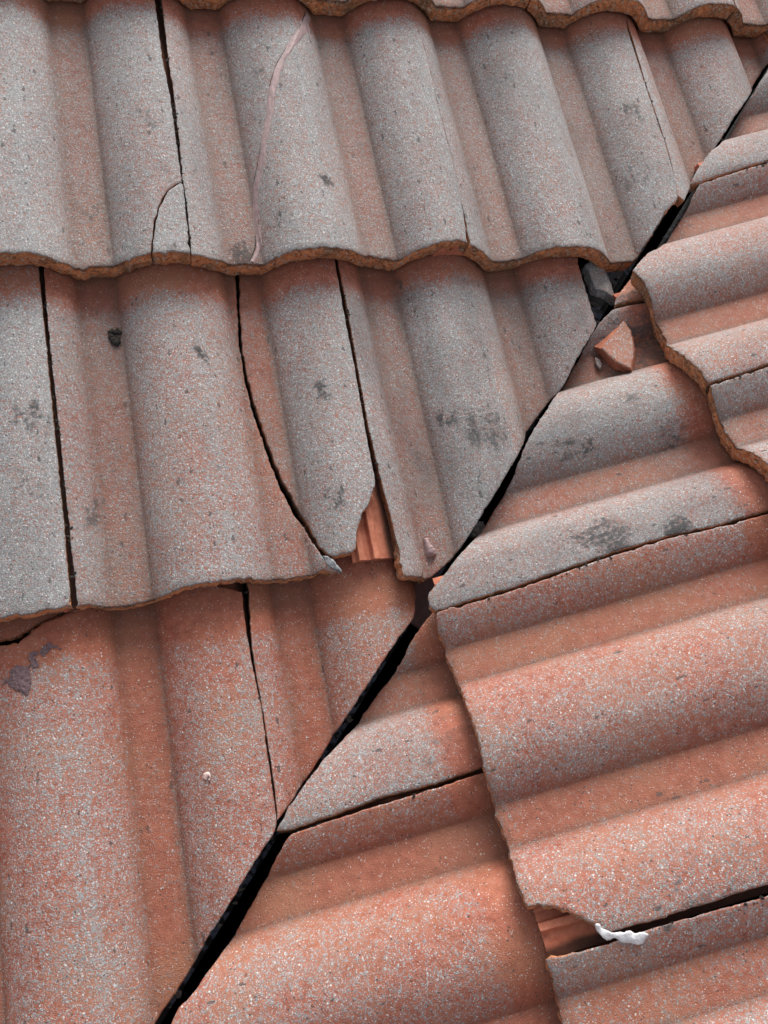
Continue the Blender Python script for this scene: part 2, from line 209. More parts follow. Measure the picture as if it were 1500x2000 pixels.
def tile_material():
    k = NT("granular_concrete"); co = k.coords()
    wear, stain, dirt_shade, soot = k.attr("wear"), k.attr("stain"), k.attr("dirt_shade"), k.attr("soot")
    d, r, g, b = grains(k, co, 900)
    df, rf, gf, bf = grains(k, co, 1500)
    d2, r2, g2, b2 = grains(k, co, 340)
    n1, n2, n3 = k.noise(co, 120, 5, .65), k.noise(co, 13, 4, .6), k.noise(co, 700, 2)
    n5 = k.noise(co, 240, 3, .6)
    red = k.mix(k.ramp(n1, [(.34, (0, 0, 0)), (.66, (1, 1, 1))]), (.285, .079, .046, 1), (.44, .142, .084, 1))
    red = k.mix(k.ramp(n2, [(.42, (0, 0, 0)), (.66, (.8, .8, .8))]), red, (.37, .155, .088, 1))
    red = k.mix(k.math('MULTIPLY', k.ramp(rf, [(.55, (0, 0, 0)), (1, (1, 1, 1))]), .55), red, (.16, .06, .042, 1))
    cov = k.math('ADD', wear, k.math('ADD', k.math('MULTIPLY', k.math('SUBTRACT', n2, .5), .22), k.math('MULTIPLY', k.math('SUBTRACT', n1, .5), .55)))
    cov = k.math('ADD', cov, k.math('MULTIPLY', k.math('SUBTRACT', n5, .5), .55))
    mask = k.math('MULTIPLY', k.math('SUBTRACT', cov, k.math('MULTIPLY', r, .95)), 3.2, clamp=True)
    grey = k.ramp(g, [(0, (.15, .145, .142)), (.10, (.20, .197, .194)), (.35, (.262, .262, .262)), (.65, (.308, .310, .312)), (.88, (.36, .365, .37)), (.97, (.50, .505, .51)), (1, (.70, .70, .70))])
    grey = k.mix(k.math('MULTIPLY', gf, .45), grey, k.mix(bf, (.17, .163, .158, 1), (.40, .40, .40, 1)))
    film = k.mix(k.math('MULTIPLY', k.math('SUBTRACT', cov, .2), .62, clamp=True), red, (.275, .238, .222, 1))
    col = k.mix(mask, film, grey)
    # larger pale and dark mineral chips
    big = k.math('MULTIPLY', k.math('GREATER_THAN', b2, .945), k.math('LESS_THAN', d2, .30))
    big = k.math('MULTIPLY', big, k.math('GREATER_THAN', k.math('ADD', cov, .15), r2))
    col = k.mix(k.math('MULTIPLY', big, .85), col, (.62, .60, .58, 1))
    fine = k.math('MULTIPLY', k.math('GREATER_THAN', b, .945), k.math('LESS_THAN', d, .42))
    col = k.mix(k.math('MULTIPLY', fine, .8), col, (.60, .585, .57, 1))
    drk = k.math('MULTIPLY', k.math('LESS_THAN', b2, k.math('ADD', .06, k.math('MULTIPLY', soot, .16))), k.math('LESS_THAN', d2, .30))
    col = k.mix(k.math('MULTIPLY', drk, .8), col, (.06, .048, .045, 1))
    # lichen and soot stains, brown dirt in the creases
    mp = k.n("Mapping"); mp.inputs["Scale"].default_value = (1, .42, 1); k.l(co, mp.inputs["Vector"])
    ns, nf = k.noise(mp.outputs[0], 75, 5, .7), k.noise(mp.outputs[0], 260, 3, .6)
    st = k.math('ADD', k.math('SUBTRACT', ns, .645), k.math('ADD', k.math('MULTIPLY', k.math('MINIMUM', stain, 1.1), .29), k.math('MULTIPLY', k.math('SUBTRACT', n5, .5), .62)))
    st = k.math('MULTIPLY', st, 7.0, clamp=True)
    st = k.math('MULTIPLY', st, k.math('MULTIPLY', k.math('ADD', k.math('MULTIPLY', stain, 1.2), k.math('MULTIPLY', wear, .40)), k.math('SUBTRACT', 1.0, k.math('MULTIPLY', r, .45)), clamp=True))
    col = k.mix(st, col, (.05, .049, .05, 1))
    so = k.math('MULTIPLY', soot, k.math('ADD', .35, k.math('MULTIPLY', ns, 1.2)))
    so = k.math('MULTIPLY', so, k.math('SUBTRACT', 1.15, k.math('MULTIPLY', gf, .7)), clamp=True)
    col = k.mix(so, col, (.075, .072, .076, 1))
    # scattered black lichen specks on the weathered tops
    ds, rs, gs, bs = grains(k, mp.outputs[0], 170)
    lk = k.math('LESS_THAN', k.math('ADD', ds, k.math('MULTIPLY', k.math('SUBTRACT', n5, .5), 1.1)), k.math('MULTIPLY', gs, .30))
    lk = k.math('MULTIPLY', lk, k.math('GREATER_THAN', k.math('ADD', k.math('MULTIPLY', wear, .16), k.math('MULTIPLY', soot, .45)), k.math('ADD', rs, .02)))
    col = k.mix(k.math('MULTIPLY', lk, .72), col, (.05, .048, .05, 1))
    dd = k.math('MULTIPLY', dirt_shade, k.math('ADD', .3, k.math('MULTIPLY', n5, 1.1)), clamp=True)
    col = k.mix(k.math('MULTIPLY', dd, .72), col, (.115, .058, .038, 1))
    k.l(col, k.b.inputs["Base Color"])
    k.b.inputs["Roughness"].default_value = .72
    k.b.inputs["Specular IOR Level"].default_value = .35
    hgt = k.math('ADD', k.math('MULTIPLY', k.math('SUBTRACT', 1.0, d), .6), k.math('ADD', k.math('MULTIPLY', k.math('MULTIPLY', mask, g), .7), k.math('MULTIPLY', big, .8)))
    nb = k.bump(n1, .3, .0022)
    nb = k.bump(n5, .3, .0012, nb)
    k.l(k.bump(hgt, .8, .0008, nb), k.b.inputs["Normal"])
    return k.m

def edge_material():
    k = NT("broken_concrete_edge"); co = k.coords()
    n1, n2, n3 = k.noise(co, 160, 5, .65), k.noise(co, 28, 4), k.noise(co, 600, 2)
    d, r, g, b = grains(k, co, 420)
    col = k.mix(k.ramp(n1, [(.35, (0, 0, 0)), (.65, (1, 1, 1))]), (.42, .155, .07, 1), (.80, .33, .15, 1))
    col = k.mix(k.ramp(n2, [(.48, (0, 0, 0)), (.66, (.75, .75, .75))]), col, (.19, .125, .075, 1))
    col = k.mix(k.math('MULTIPLY', k.math('GREATER_THAN', g, .86), .7), col, (.45, .40, .34, 1))
    col = k.mix(k.math('MULTIPLY', k.math('LESS_THAN', g, .10), .6), col, (.08, .055, .04, 1))
    col = k.mix(k.attr("dirt_shade"), col, (.030, .024, .020, 1))  # near-black carries painted joint and crack shade as well as grime
    k.l(col, k.b.inputs["Base Color"]); k.b.inputs["Roughness"].default_value = .9
    k.b.inputs["Specular IOR Level"].default_value = .2
    nb = k.bump(n1, .8, .003)
    k.l(k.bump(k.math('SUBTRACT', 1.0, d), .8, .0014, nb), k.b.inputs["Normal"])
    return k.m

def plain_material(name, c1, c2, scale, rough, bump=.3, dist=.001, spec=.3, grime_shade=False):
    k = NT(name); co = k.coords()
    n = k.noise(co, scale, 5, .6)
    c = k.mix(k.ramp(n, [(.32, (0, 0, 0)), (.68, (1, 1, 1))]), (*c1, 1), (*c2, 1))
    if grime_shade: c = k.mix(k.attr("dirt_shade"), c, (.022, .018, .016, 1))  # near-black strip: joint shade painted into the lock colour, over grime
    k.l(c, k.b.inputs["Base Color"])
    k.b.inputs["Roughness"].default_value = rough; k.b.inputs["Specular IOR Level"].default_value = spec
    k.l(k.bump(n, bump, dist), k.b.inputs["Normal"])
    return k.m

def membrane_material():
    k = NT("black_membrane"); co = k.coords()
    n, v = k.noise(co, 30, 5, .6), k.noise(co, 120, 4)
    fl = k.math('MULTIPLY', k.ramp(n, [(.50, (0, 0, 0)), (.54, (1, 1, 1))]), k.ramp(v, [(.45, (0, 0, 0)), (.55, (1, 1, 1))]))  # bluish reflections painted into the base colour as flecks
    k.l(k.mix(fl, (.014, .014, .015, 1), (.13, .155, .22, 1)), k.b.inputs["Base Color"])
    k.b.inputs["Roughness"].default_value = .38
    k.b.inputs["Specular IOR Level"].default_value = .4
    k.l(k.bump(n, .3, .002), k.b.inputs["Normal"])
    return k.m

MT = {
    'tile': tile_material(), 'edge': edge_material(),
    'lock': plain_material("bare_red_concrete", (.33, .105, .062), (.50, .19, .115), 120, .85, .5, .001, grime_shade=True),
    'membrane': membrane_material(),
    'felt': plain_material("dark_underlay_felt", (.012, .012, .013), (.03, .028, .027), 60, .9),
    'brown': plain_material("brown_sheet", (.19, .105, .10), (.25, .15, .14), 80, .6),
    'mauve': plain_material("mauve_sealant", (.25, .17, .168), (.37, .265, .26), 150, .6, .6, .0012),
    'white': plain_material("white_sealant", (.50, .49, .50), (.72, .71, .73), 180, .5, .8, .0015, .4),
    'pink': plain_material("pale_pink_sealant", (.55, .38, .35), (.7, .55, .52), 200, .5, .4, .001),
    'purple': plain_material("purple_mortar_crust", (.11, .068, .075), (.22, .145, .155), 420, .85, 1.0, .002),
    'litter': plain_material("leaf_litter", (.10, .085, .08), (.30, .26, .24), 300, .7),
    'moss': plain_material("dry_black_moss", (.012, .011, .010), (.05, .042, .034), 500, .95, 1.0, .002),
    'slate': plain_material("grey_fracture", (.12, .125, .13), (.36, .37, .38), 260, .7, .8, .0015),
}

# ------------------------------------------------------------------ the two slopes
def fbm(u, v, w=0.0, s=1.0):
    return noise.noise(Vector((u * s, v * s, w)))

def slope_matrix(kind):
    c, s = math.cos(TH), math.sin(TH)
    a = Matrix(((1, 0, 0), (0, c, -s), (0, s, c))).to_4x4()
    if kind == 'B':
        a = Matrix(((0, 1, 0), (-1, 0, 0), (0, 0, 1))).to_4x4() @ a
    return a

C = sc.collection
def thing(name, label, cat, parent=None, group=None, mat=None):
    o = bpy.data.objects.new(name, None); C.objects.link(o)
    o.empty_display_size = .1
    o['label'] = label; o['category'] = cat
    if group: o['group'] = group
    if mat is not None: o.matrix_world = mat
    return o

SLOPE = {}
SLOPE['A'] = thing('roof_slope', 'tiled roof slope with grey weathered rolls running up the picture, left of the black valley', 'roof slope', mat=slope_matrix('A'))
SLOPE['B'] = thing('roof_slope', 'tiled roof slope with redder rolls running sideways, right of and below the black valley', 'roof slope', mat=slope_matrix('B'))

def height(sl, m, u, v):
    u0, v0 = ORIG[sl]
    return T_ * (1 - (v - v0 - m * GAUGE) / GAUGE) + HM * prof((u - u0) / P_)

def finish(name, bm, mats, parent=None, smooth=True, origin=None, mw=None):
    me = bpy.data.meshes.new(name)
    if origin is not None:
        bmesh.ops.translate(bm, verts=bm.verts, vec=-Vector(origin))
    bm.normal_update(); bm.to_mesh(me); bm.free()
    for m in mats: me.materials.append(MT[m])
    o = bpy.data.objects.new(name, me); C.objects.link(o)
    if parent is not None: o.parent = parent
    if mw is not None: o.matrix_world = mw
    if origin is not None: o.location = Vector(origin) if mw is None else (mw @ Vector(origin))
    if smooth:
        for p in me.polygons: p.use_smooth = True
    return o

def put(name, bm, mats, parent=None, smooth=True, slope=None):
    """mesh given in slope coordinates; parent tile if a sub-part, else world thing on that slope"""
    cen = Vector((0, 0, 0))
    for v in bm.verts: cen += v.co
    cen /= len(bm.verts)
    if parent is None:
        o = finish(name, bm, mats, None, smooth, cen)
        o.matrix_world = slope_matrix(slope) @ Matrix.Translation(cen)
        return o
    off = parent.location if parent.parent is not None else Vector((0, 0, 0))
    o = finish(name, bm, mats, parent, smooth, cen)
    o.location = cen - off
    return o

AMP = {'f': .0016, 'c': .0007, 'b': .0013, 's': .0006, 'k': .0010}
def densify(poly, step=.0032, seed=0.0):
    out = []
    n = len(poly)
    for i in range(n):
        a, b = poly[i], poly[(i + 1) % n]
        cls = a[2] if (a[2] == b[2] or a[2] in 'fbck') else b[2]
        L = math.hypot(b[0] - a[0], b[1] - a[1])
        if L < 1e-5: continue
        k = max(1, int(L / step))
        if L > .25 and cls == 's': k = max(1, int(L / .006))
        nx, ny = -(b[1] - a[1]) / L, (b[0] - a[0]) / L
        for j in range(k):
            t = j / k
            u, v = a[0] + t * (b[0] - a[0]), a[1] + t * (b[1] - a[1])
            e = AMP[cls] * (fbm(u, v, seed, 160) + .9 * fbm(u, v, seed + 5, 420))
            if cls == 'f': e += .0010 * fbm(u, v, seed, 40) + .0075 * max(0.0, fbm(u, v, seed + 7, 75) - .36)
            if cls in 'sc': e += .0035 * max(0.0, fbm(u, v, seed + 7, 120) - .42)
            out.append((u + nx * e, v + ny * e, cls))
    return out

def inside(P, poly):
    x, y = P[:, 0], P[:, 1]; r = np.zeros(len(P), bool)
    n = len(poly)
    for i in range(n):
        x1, y1 = poly[i]; x2, y2 = poly[(i + 1) % n]
        if y1 == y2: continue
        c = ((y1 > y) != (y2 > y)) & (x < (x2 - x1) * (y - y1) / (y2 - y1) + x1)
        r ^= c
    return r

def build_plate(name, dense, hfun, thick_fun, attrs_fun, mats, parent, gu=.0042, gv=.0075, seed=0.0, chip=True, creases=None):
    pts = np.array([(a, b) for a, b, c in dense])
    lo, hi = pts.min(0), pts.max(0)
    if creases is not None:
        us = [lo[0] + .002]
        cr = sorted(c + e for c in creases for e in (-.0011, 0.0, .0011) if lo[0] < c + e < hi[0])
        for c in cr + [float(hi[0])]:
            k_ = max(1, round((c - us[-1]) / gu)) if c - us[-1] > .0008 else 1
            a_ = us[-1]
            us += [a_ + (c - a_) * i / k_ for i in range(1, k_ + 1)]
        us = np.array(us[1:-1])
        U, V = np.meshgrid(us, np.arange(lo[1] + gv / 2, hi[1], gv))
    else:
        U, V = np.meshgrid(np.arange(lo[0] + gu / 2, hi[0], gu), np.arange(lo[1] + gv / 2, hi[1], gv))
        U[1::2] += gu / 2
    Q = np.stack([U.ravel(), V.ravel()], 1)
    Q = Q[inside(Q, pts.tolist())]
    # keep clear of the outline
    keep = np.ones(len(Q), bool)
    for i in range(0, len(pts), 64):
        dd = ((Q[:, None, :] - pts[None, i:i + 64, :]) ** 2).sum(2).min(1)
        keep &= dd > .0024 ** 2
    Q = Q[keep]
    # a ring just inside the outline keeps the chipped arris narrow
    nxt, prv = np.roll(pts, -1, 0), np.roll(pts, 1, 0)
    tg = nxt - prv; tg /= np.maximum(1e-9, np.linalg.norm(tg, axis=1))[:, None]
    area = float(np.sum(pts[:, 0] * nxt[:, 1] - nxt[:, 0] * pts[:, 1]))
    nr = np.stack([-tg[:, 1], tg[:, 0]], 1) * (1 if area > 0 else -1)
    I = pts + nr * .0014
    I = I[inside(I, pts.tolist())]
    keep = np.ones(len(I), bool)
    for i in range(0, len(pts), 64):
        keep &= ((I[:, None, :] - pts[None, i:i + 64, :]) ** 2).sum(2).min(1) > .0010 ** 2
    Q = np.concatenate([Q, I[keep]])
    allp = [Vector(p) for p in pts] + [Vector(q) for q in Q]
    nb = len(pts)
    vs, es, fs, ov, oe, of = delaunay_2d_cdt(allp, [], [list(range(nb))], 1, 1e-6, True)
    tc = np.array([[(vs[f[0]].x + vs[f[1]].x + vs[f[2]].x) / 3, (vs[f[0]].y + vs[f[1]].y + vs[f[2]].y) / 3] for f in fs])
    fs = [f for f, ok in zip(fs, inside(tc, pts.tolist())) if ok]
    cls_of = {}
    for i, l in enumerate(ov):
        for q in l:
            if q < nb: cls_of[i] = dense[q][2]
    bm = bmesh.new()
    aw = bm.verts.layers.float.new("wear"); as_ = bm.verts.layers.float.new("stain"); ad = bm.verts.layers.float.new("dirt_shade"); aso = bm.verts.layers.float.new("soot")
    top, bot = [], []
    fpts = np.array([(a, b) for a, b, c in dense if c == 'f']) if any(c == 'f' for a, b, c in dense) else None
    va = np.array([(q.x, q.y) for q in vs])
    df = np.full(len(vs), 9.0)
    if fpts is not None:
        for i in range(0, len(fpts), 64):
            df = np.minimum(df, np.sqrt(((va[:, None, :] - fpts[None, i:i + 64, :]) ** 2).sum(2).min(1)))
    for i, q in enumerate(vs):
        h = hfun(q.x, q.y) + .0004 * fbm(q.x, q.y, seed, 60) + .0009 * fbm(q.x, q.y, seed + 3, 14)
        drop = 0
        c = cls_of.get(i)
        if c and chip:
            drop = {'f': .0006, 'c': .0004, 'b': .0007, 's': .0004, 'k': .0005}[c] * (1 + fbm(q.x, q.y, seed + 9, 220))
        t = bm.verts.new((q.x, q.y, h - drop))
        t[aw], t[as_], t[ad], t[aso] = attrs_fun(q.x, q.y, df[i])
        b = bm.verts.new((q.x, q.y, h - thick_fun(q.x, q.y, df[i])))
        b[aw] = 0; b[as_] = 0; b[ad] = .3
        top.append(t); bot.append(b)
    for f in fs:
        try: a = bm.faces.new([top[i] for i in f])
        except ValueError: continue
        a.smooth = True; a.normal_update()
        if a.normal.z < 0: a.normal_flip()
        b = bm.faces.new([bot[i] for i in reversed(f)]); b.material_index = 1; b.smooth = True
        b.normal_update()
        if b.normal.z > 0: b.normal_flip()
    idx = {t: i for i, t in enumerate(top)}
    bed = [e for e in bm.edges if len(e.link_faces) == 1 and e.verts[0] in idx and e.verts[1] in idx]
    mids = {}
    def outn(e):
        f = e.link_faces[0]; cen = f.calc_center_median()
        a, b = e.verts[0].co, e.verts[1].co
        n = Vector((-(b.y - a.y), b.x - a.x, 0)); n.normalize()
        if n.dot((a + b) / 2 - cen) < 0: n = -n
        return n
    ns = {}
    for e in bed:
        n = outn(e)
        for v in e.verts: ns[v] = ns.get(v, Vector((0, 0, 0))) + n
    for v, n in ns.items():
        n.normalize(); i = idx[v]; c = cls_of.get(i, 's')
        z0, z1 = v.co.z, bot[i].co.z
        ring = []
        for kf in (.22, .48, .76):
            a = {'f': .0020, 'b': .0020, 'c': .0004, 's': .0003, 'k': .0006}[c]
            e = a * (fbm(v.co.x * 1.0, v.co.y + kf * .1, seed + 2 + kf * 3, 230) + .5 * fbm(v.co.x, v.co.y, seed + kf * 9, 500)) + a * .3
            m_ = bm.verts.new(v.co + n * e); m_.co.z = z0 + (z1 - z0) * kf
            m_[ad] = {'f': .22 * kf, 'b': .1, 'c': .45, 's': .5 + .45 * kf, 'k': .55 + .45 * kf}[c]  # joint and crack walls: gap shade painted in, deepening downwards, along with grime
            ring.append(m_)
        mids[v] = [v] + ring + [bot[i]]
    for e in bed:
        a, b = e.verts
        n = outn(e)
        for k in range(4):
            q = [mids[a][k], mids[b][k], mids[b][k + 1], mids[a][k + 1]]
            try: f = bm.faces.new(q)
            except ValueError: continue
            f.material_index = 1; f.smooth = False; f.normal_update()
            if f.normal.dot(n) < 0: f.normal_flip()
    bmesh.ops.delete(bm, geom=[v for v in bm.verts if not v.link_faces], context='VERTS')
    cen = Vector((float(va[:, 0].mean()), float(va[:, 1].mean()), 0))
    me = bpy.data.meshes.new(name)
    bmesh.ops.translate(bm, verts=bm.verts, vec=-cen)
    bm.to_mesh(me); bm.free()
    for m in mats: me.materials.append(MT[m])
    o = bpy.data.objects.new(name, me); C.objects.link(o)
    if parent is not None:
        o.parent = parent; o.location = cen
    return o, cen

WEAR = dict(R1=.84, R1c=.92, R2=.82, R3=.84, R4=.76, Z1=.6, Z2=.6, Z3=.65, Z4=.65, Z5=.65, P1=.92, P2=.66, P3=.82, P4=.78,
            Q1=.43, Q1b=.02, Q2=.40, S1=.74, S2=.58, S3=.66, T0=.80, T1=.74, T2=.42, T3=.50, U1=.58, U2=.38)
LABEL = dict(
    R1='grey roof tile in the upper row with a corner cracked off beside the long joint',
    R1c='cracked off grey tile corner still lying in its place beside the long joint',
    R2='grey roof tile in the upper row with a mauve sealed crack down its roll',
    R3='grey roof tile in the upper row with its lower right corner cut off beside the valley',
    R4='narrow roof tile at the top right, cut to a point along the valley',
    P1='pale grey roof tile at the left end of the middle row',
    P2='roof tile of the middle row with an orange worn roll, left of the open crack',
    P3='broken half tile with a rounded lower end, right of the open crack',
    P4='grey roof tile cut along the valley with a mauve sealant drop in its pan',
    Q1='red roof tile in the lowest row with a broken upper corner over a black hole',
    Q1b='sunken orange broken tile corner in the black hole at the left border',
    Q2='small red roof tile cut to a wedge above the black valley gap',
    S1='grey tile strip with a jagged joint at the right edge near the top',
    S2='reddish tile with a thick brown front edge above the loose triangular fragment',
    S3='tile under the thick brown front edge at the right border',
    T1='grey tile with a broad roll and a pointed corner touching the valley',
    T2='large red tile with a broken lower corner beside the white sealant strip',
    T3='tile in the lower right corner with its ribbed side lock uncovered',
    U1='wedge shaped grey tile ending in a sharp point on the valley',
    U2='large orange tile at the bottom beside the widest part of the valley gap')

SOOT = dict(P1=.26, P2=.14, P3=.24, P4=.55, T1=.42, T0=.4, R1=.22, R2=.26, R3=.36, R4=.26, S1=.25, S2=.14, S3=.2, U1=.22, Q1=.05, Q2=.08, T2=.08, T3=.10, U2=.05, Q1b=.25)
PAN = dict(R1=.24, R2=.24, R3=.24, R4=.26, P2=.20, P3=.42, P4=.24, Q1=.32, Q2=.24, T1=.36, T2=.28, U1=.34, U2=.30, S2=.36)
TILE = {}
SINK = dict(Q1b=.006)
def make_tile(key, d, k):
    sl, m = d['slope'], d['course']
    u0, v0 = ORIG[sl]
    dense = densify(d['poly'], seed=k * 3.7)
    sp = SPOTS.get(key, [])
    base = WEAR.get(key, .55)
    def hf(u, v): return height(sl, m, u, v) - SINK.get(key, 0)
    def tf(u, v, df):
        t = max(0.0, min(1.0, df / .014)); t = t * t * (3 - 2 * t)
        return .0225 + (.0135 - .0225) * t
    def at(u, v, df):
        s = (u - u0) / P_; p = prof(s); fr = (v - v0 - m * GAUGE) / GAUGE
        # pans stay redder than rolls, with a ragged border at the foot of each roll
        tt = ((s - RS) % 1.0) / (RE - RS)
        inp = min(max(0.0, (tt - .985) / .03), max(0.0, (((RE - RS) ** -1) - tt) / .03), 1.0) if tt > .985 else 0.0
        foot = max(0.0, 1 - min(tt, max(0.0, 1 - tt)) / .14) if tt < 1 else 0.0
        w = base - PAN.get(key, .27) * inp - .10 * foot
        w += .15 * fbm(u, v * .5, k * 2.1, 13) + .10 * fbm(u, v * .6, k, 45) + .06 * fbm(u, v, k, 120)
        # sheltered strip just under the course above keeps its red coat
        lim = .955 + .012 * fbm(u, v, k + 4, 30)
        t = max(0.0, min(1.0, (fr - (lim - .075)) / .075)); w -= (.75 * t) * (1.0 if m < 2 else 0)
        q = (s - 0.0) % 1.0
        if q > .88: w += .16 * (q - .88) / .12
        if df < .03: w += .10 * (1 - df / .03)
        st = 0.0
        for a, b, r, g_ in sp:
            e = math.hypot(u - a, (v - b) * .75) / (r * 1.7)
            if e < 1: st = max(st, min(1.0, 1.6 * g_) * (1 - e * e))
        st = max(st, max(0.0, 1.5 * fbm(u, v * .45, k + 8, 30) - .42) * max(0.0, base - .35) * 1.1)
        # dirt gathers along both feet of every roll and under the front edges
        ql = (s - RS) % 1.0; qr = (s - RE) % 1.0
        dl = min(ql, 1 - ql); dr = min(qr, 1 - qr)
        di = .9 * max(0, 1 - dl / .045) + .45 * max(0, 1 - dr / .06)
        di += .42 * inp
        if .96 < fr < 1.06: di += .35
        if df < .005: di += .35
        so = SOOT.get(key, .12) * max(0.0, .55 + 1.1 * fbm(u, v * .3, k + 11, 22) + .5 * fbm(u, v * .4, k + 12, 60))
        if key == 'P2' and 0 < s < .62: so += .34 * min(1, (.62 - s) / .2, s / .03) * max(0, .75 + .6 * fbm(u, v * .4, 3, 20))
        if fr > .93: so *= max(0.2, 1 - (fr - .93) / .05)
        return max(0.0, min(1.2, w)), st, min(1.0, di), max(0.0, min(.85, so))
    cre = [u0 + (i + e) * P_ for i in range(-9, 12) for e in (RS, RE)]
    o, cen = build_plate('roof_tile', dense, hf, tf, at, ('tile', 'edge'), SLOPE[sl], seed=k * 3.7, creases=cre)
    if key in LABEL: o['label'] = LABEL[key]
    TILE[key] = o
    return o

# whole tiles that carry the courses on past the edge of the view
def whole(sl, m, k0, k1, f1=1.2):
    u0, v0 = ORIG[sl]; a, b = u0 + k0 * P_ + .004, u0 + k1 * P_; v = v0 + m * GAUGE
    return dict(slope=sl, course=m, poly=[(a, v, 's'), (a, v + f1 * GAUGE, 's'), (b, v + f1 * GAUGE, 's'), (b, v, 'f')])
BEYOND = [('A', 1, -3, -1), ('A', 0, -4, -2), ('A', -1, -3, -1), ('A', -2, -4, -2), ('A', 2, -4, -2), ('B', 0, 4, 6), ('B', -1, 3, 5),
          ('B', -2, 4, 6), ('B', 1, 1, 3), ('B', 2, -6, -4), ('B', 2, -4, -2), ('B', 2, -2, 0), ('B', 2, 0, 2)]
for i, q in enumerate(BEYOND):
    OUTLINES['beyond%d' % i] = whole(*q)
OUTLINES['beyond_cut_a'] = dict(slope='A', course=-2, poly=[(-.425, -.43, 'f'), (-.414, -.43, 'c'), (-.129, -.125, 's'), (-.129, -.02, 's'), (-.425, -.02, 's')])
OUTLINES['beyond_cut_b'] = dict(slope='B', course=-2, poly=[(.4224, -.439, 'c'), (.1264, -.118, 's'), (.1264, -.04, 's'), (.4224, -.04, 's')])
for k, (key, d) in enumerate(OUTLINES.items()):
    make_tile(key, d, k)

# ------------------------------------------------------------------ ribbed side locks under the joints
def interlock(key, useam, f0, f1, du0=-.27, du1=.03, shift=0.0, skew=0.0):
    t = TILE[key]; sl, m = OUTLINES[key]['slope'], OUTLINES[key]['course']
    u0, v0 = ORIG[sl]
    bm = bmesh.new()
    nu, nv = 56, 40
    def rib(x):
        for c, w in ((-.215, .030), (-.115, .030)):
            a = abs(x - c) / w
            if a < 1: return .0062 * min(1, (1 - a) * 3.0)
        return 0
    ad = bm.verts.layers.float.new('dirt_shade')
    rows = []
    for j in range(nv + 1):
        fr = f0 + (f1 - f0) * j / nv
        v = v0 + (m + fr) * GAUGE
        r1, r2 = [], []
        for i in range(nu + 1):
            x = du0 + (du1 - du0) * i / nu
            u = u0 + (useam + x) * P_ + shift + skew * fr
            vv = v + .0009 * fbm(u, v, 3, 300) * (j == 0)
            h = height(sl, m, u0 + (useam + x) * P_, vv) - .0180 + rib(x) + .0003 * fbm(u, vv, 1, 300)
            r1.append(bm.verts.new((u, vv, h))); r1[-1][ad] = .85 * max(0.0, min(1.0, (x + .035 + .02 * fbm(u, vv, 5, 60)) / .03)); r2.append(bm.verts.new((u, vv, h - .008 - rib(x))))  # strip below the joint darkened to paint in the gap's shade, besides channel dirt
        rows.append((r1, r2))
    for j in range(nv):
        for i in range(nu):
            a, b = rows[j], rows[j + 1]
            bm.faces.new((a[0][i], a[0][i + 1], b[0][i + 1], b[0][i]))
            bm.faces.new((a[1][i + 1], a[1][i], b[1][i], b[1][i + 1]))
        for s in (0, nu):
            q = (rows[j][0][s], rows[j + 1][0][s], rows[j + 1][1][s], rows[j][1][s])
            bm.faces.new(q if s == 0 else q[::-1])
    for j in (0, nv):
        for i in range(nu):
            q = (rows[j][0][i + 1], rows[j][0][i], rows[j][1][i], rows[j][1][i + 1])
            bm.faces.new(q if j == 0 else q[::-1])
    o = put('ribbed_interlock', bm, ('lock',), t, smooth=False)
    return o

for key, us, f0, f1 in (('R2', 1, .01, 1.15), ('R3', 3, .01, 1.15), ('R4', 5, .36, 1.15), ('P2', 0, .02, 1.15),
                        ('Q2', 1, .56, 1.15), ('S2', -3, .42, 1.1), ('S3', -1, .01, 1.1), ('T1', -2, .92, 1.1),
                        ('T2', 0, .02, 1.1), ('T3', 2, .005, 1.1), ('U2', 1, .55, 1.1)):
    interlock(key, us, f0, f1)
interlock('P4', 2, .045, 1.15)

# ------------------------------------------------------------------ valley gutter and underlay below the tiles
def sheet(name, quads, mats, parent=None, thick=.0015):
    bm = bmesh.new()
    for q in quads:
        t = [bm.verts.new(p) for p in q]
        bm.faces.new(t)
    bmesh.ops.remove_doubles(bm, verts=bm.verts, dist=1e-5)
    bmesh.ops.subdivide_edges(bm, edges=bm.edges, cuts=6, use_grid_fill=True)
    for v in bm.verts: v.co.z += .0012 * fbm(v.co.x, v.co.y, 2, 18)
    r = bmesh.ops.extrude_face_region(bm, geom=bm.faces[:])
    bmesh.ops.translate(bm, verts=[v for v in r['geom'] if isinstance(v, bmesh.types.BMVert)], vec=(0, 0, -thick))
    bmesh.ops.recalc_face_normals(bm, faces=bm.faces)
    return finish(name, bm, mats, parent)

MA, MB_ = slope_matrix('A'), slope_matrix('B')
def wp(sl, u, v, w): return (MA if sl == 'A' else MB_) @ Vector((u, v, w))
def along(t, sl, d, w):
    """point at distance t along the valley (plan units on each axis), d metres away from it up slope sl"""
    if sl == 'A':
        return wp('A', t, t / math.cos(TH) + d, w)
    return wp('B', -t, t / math.cos(TH) + d, w)
gut = thing('valley_gutter', 'dark valley gutter lying in the open gap between the two tiled slopes', 'gutter')
def valley_strip(name, t0, t1, half, w, mat):
    n = 8; q = []
    for i in range(n):
        a, b = t0 + (t1 - t0) * i / n, t0 + (t1 - t0) * (i + 1) / n
        q.append((along(a, 'A', 0, w), along(b, 'A', 0, w), along(b, 'A', half, w), along(a, 'A', half, w)))
        q.append((along(b, 'B', 0, w), along(a, 'B', 0, w), along(a, 'B', half, w), along(b, 'B', half, w)))
    return sheet(name, q, (mat,), gut)
valley_strip('black_membrane', -.75, 1.2, .075, -.027, 'membrane')

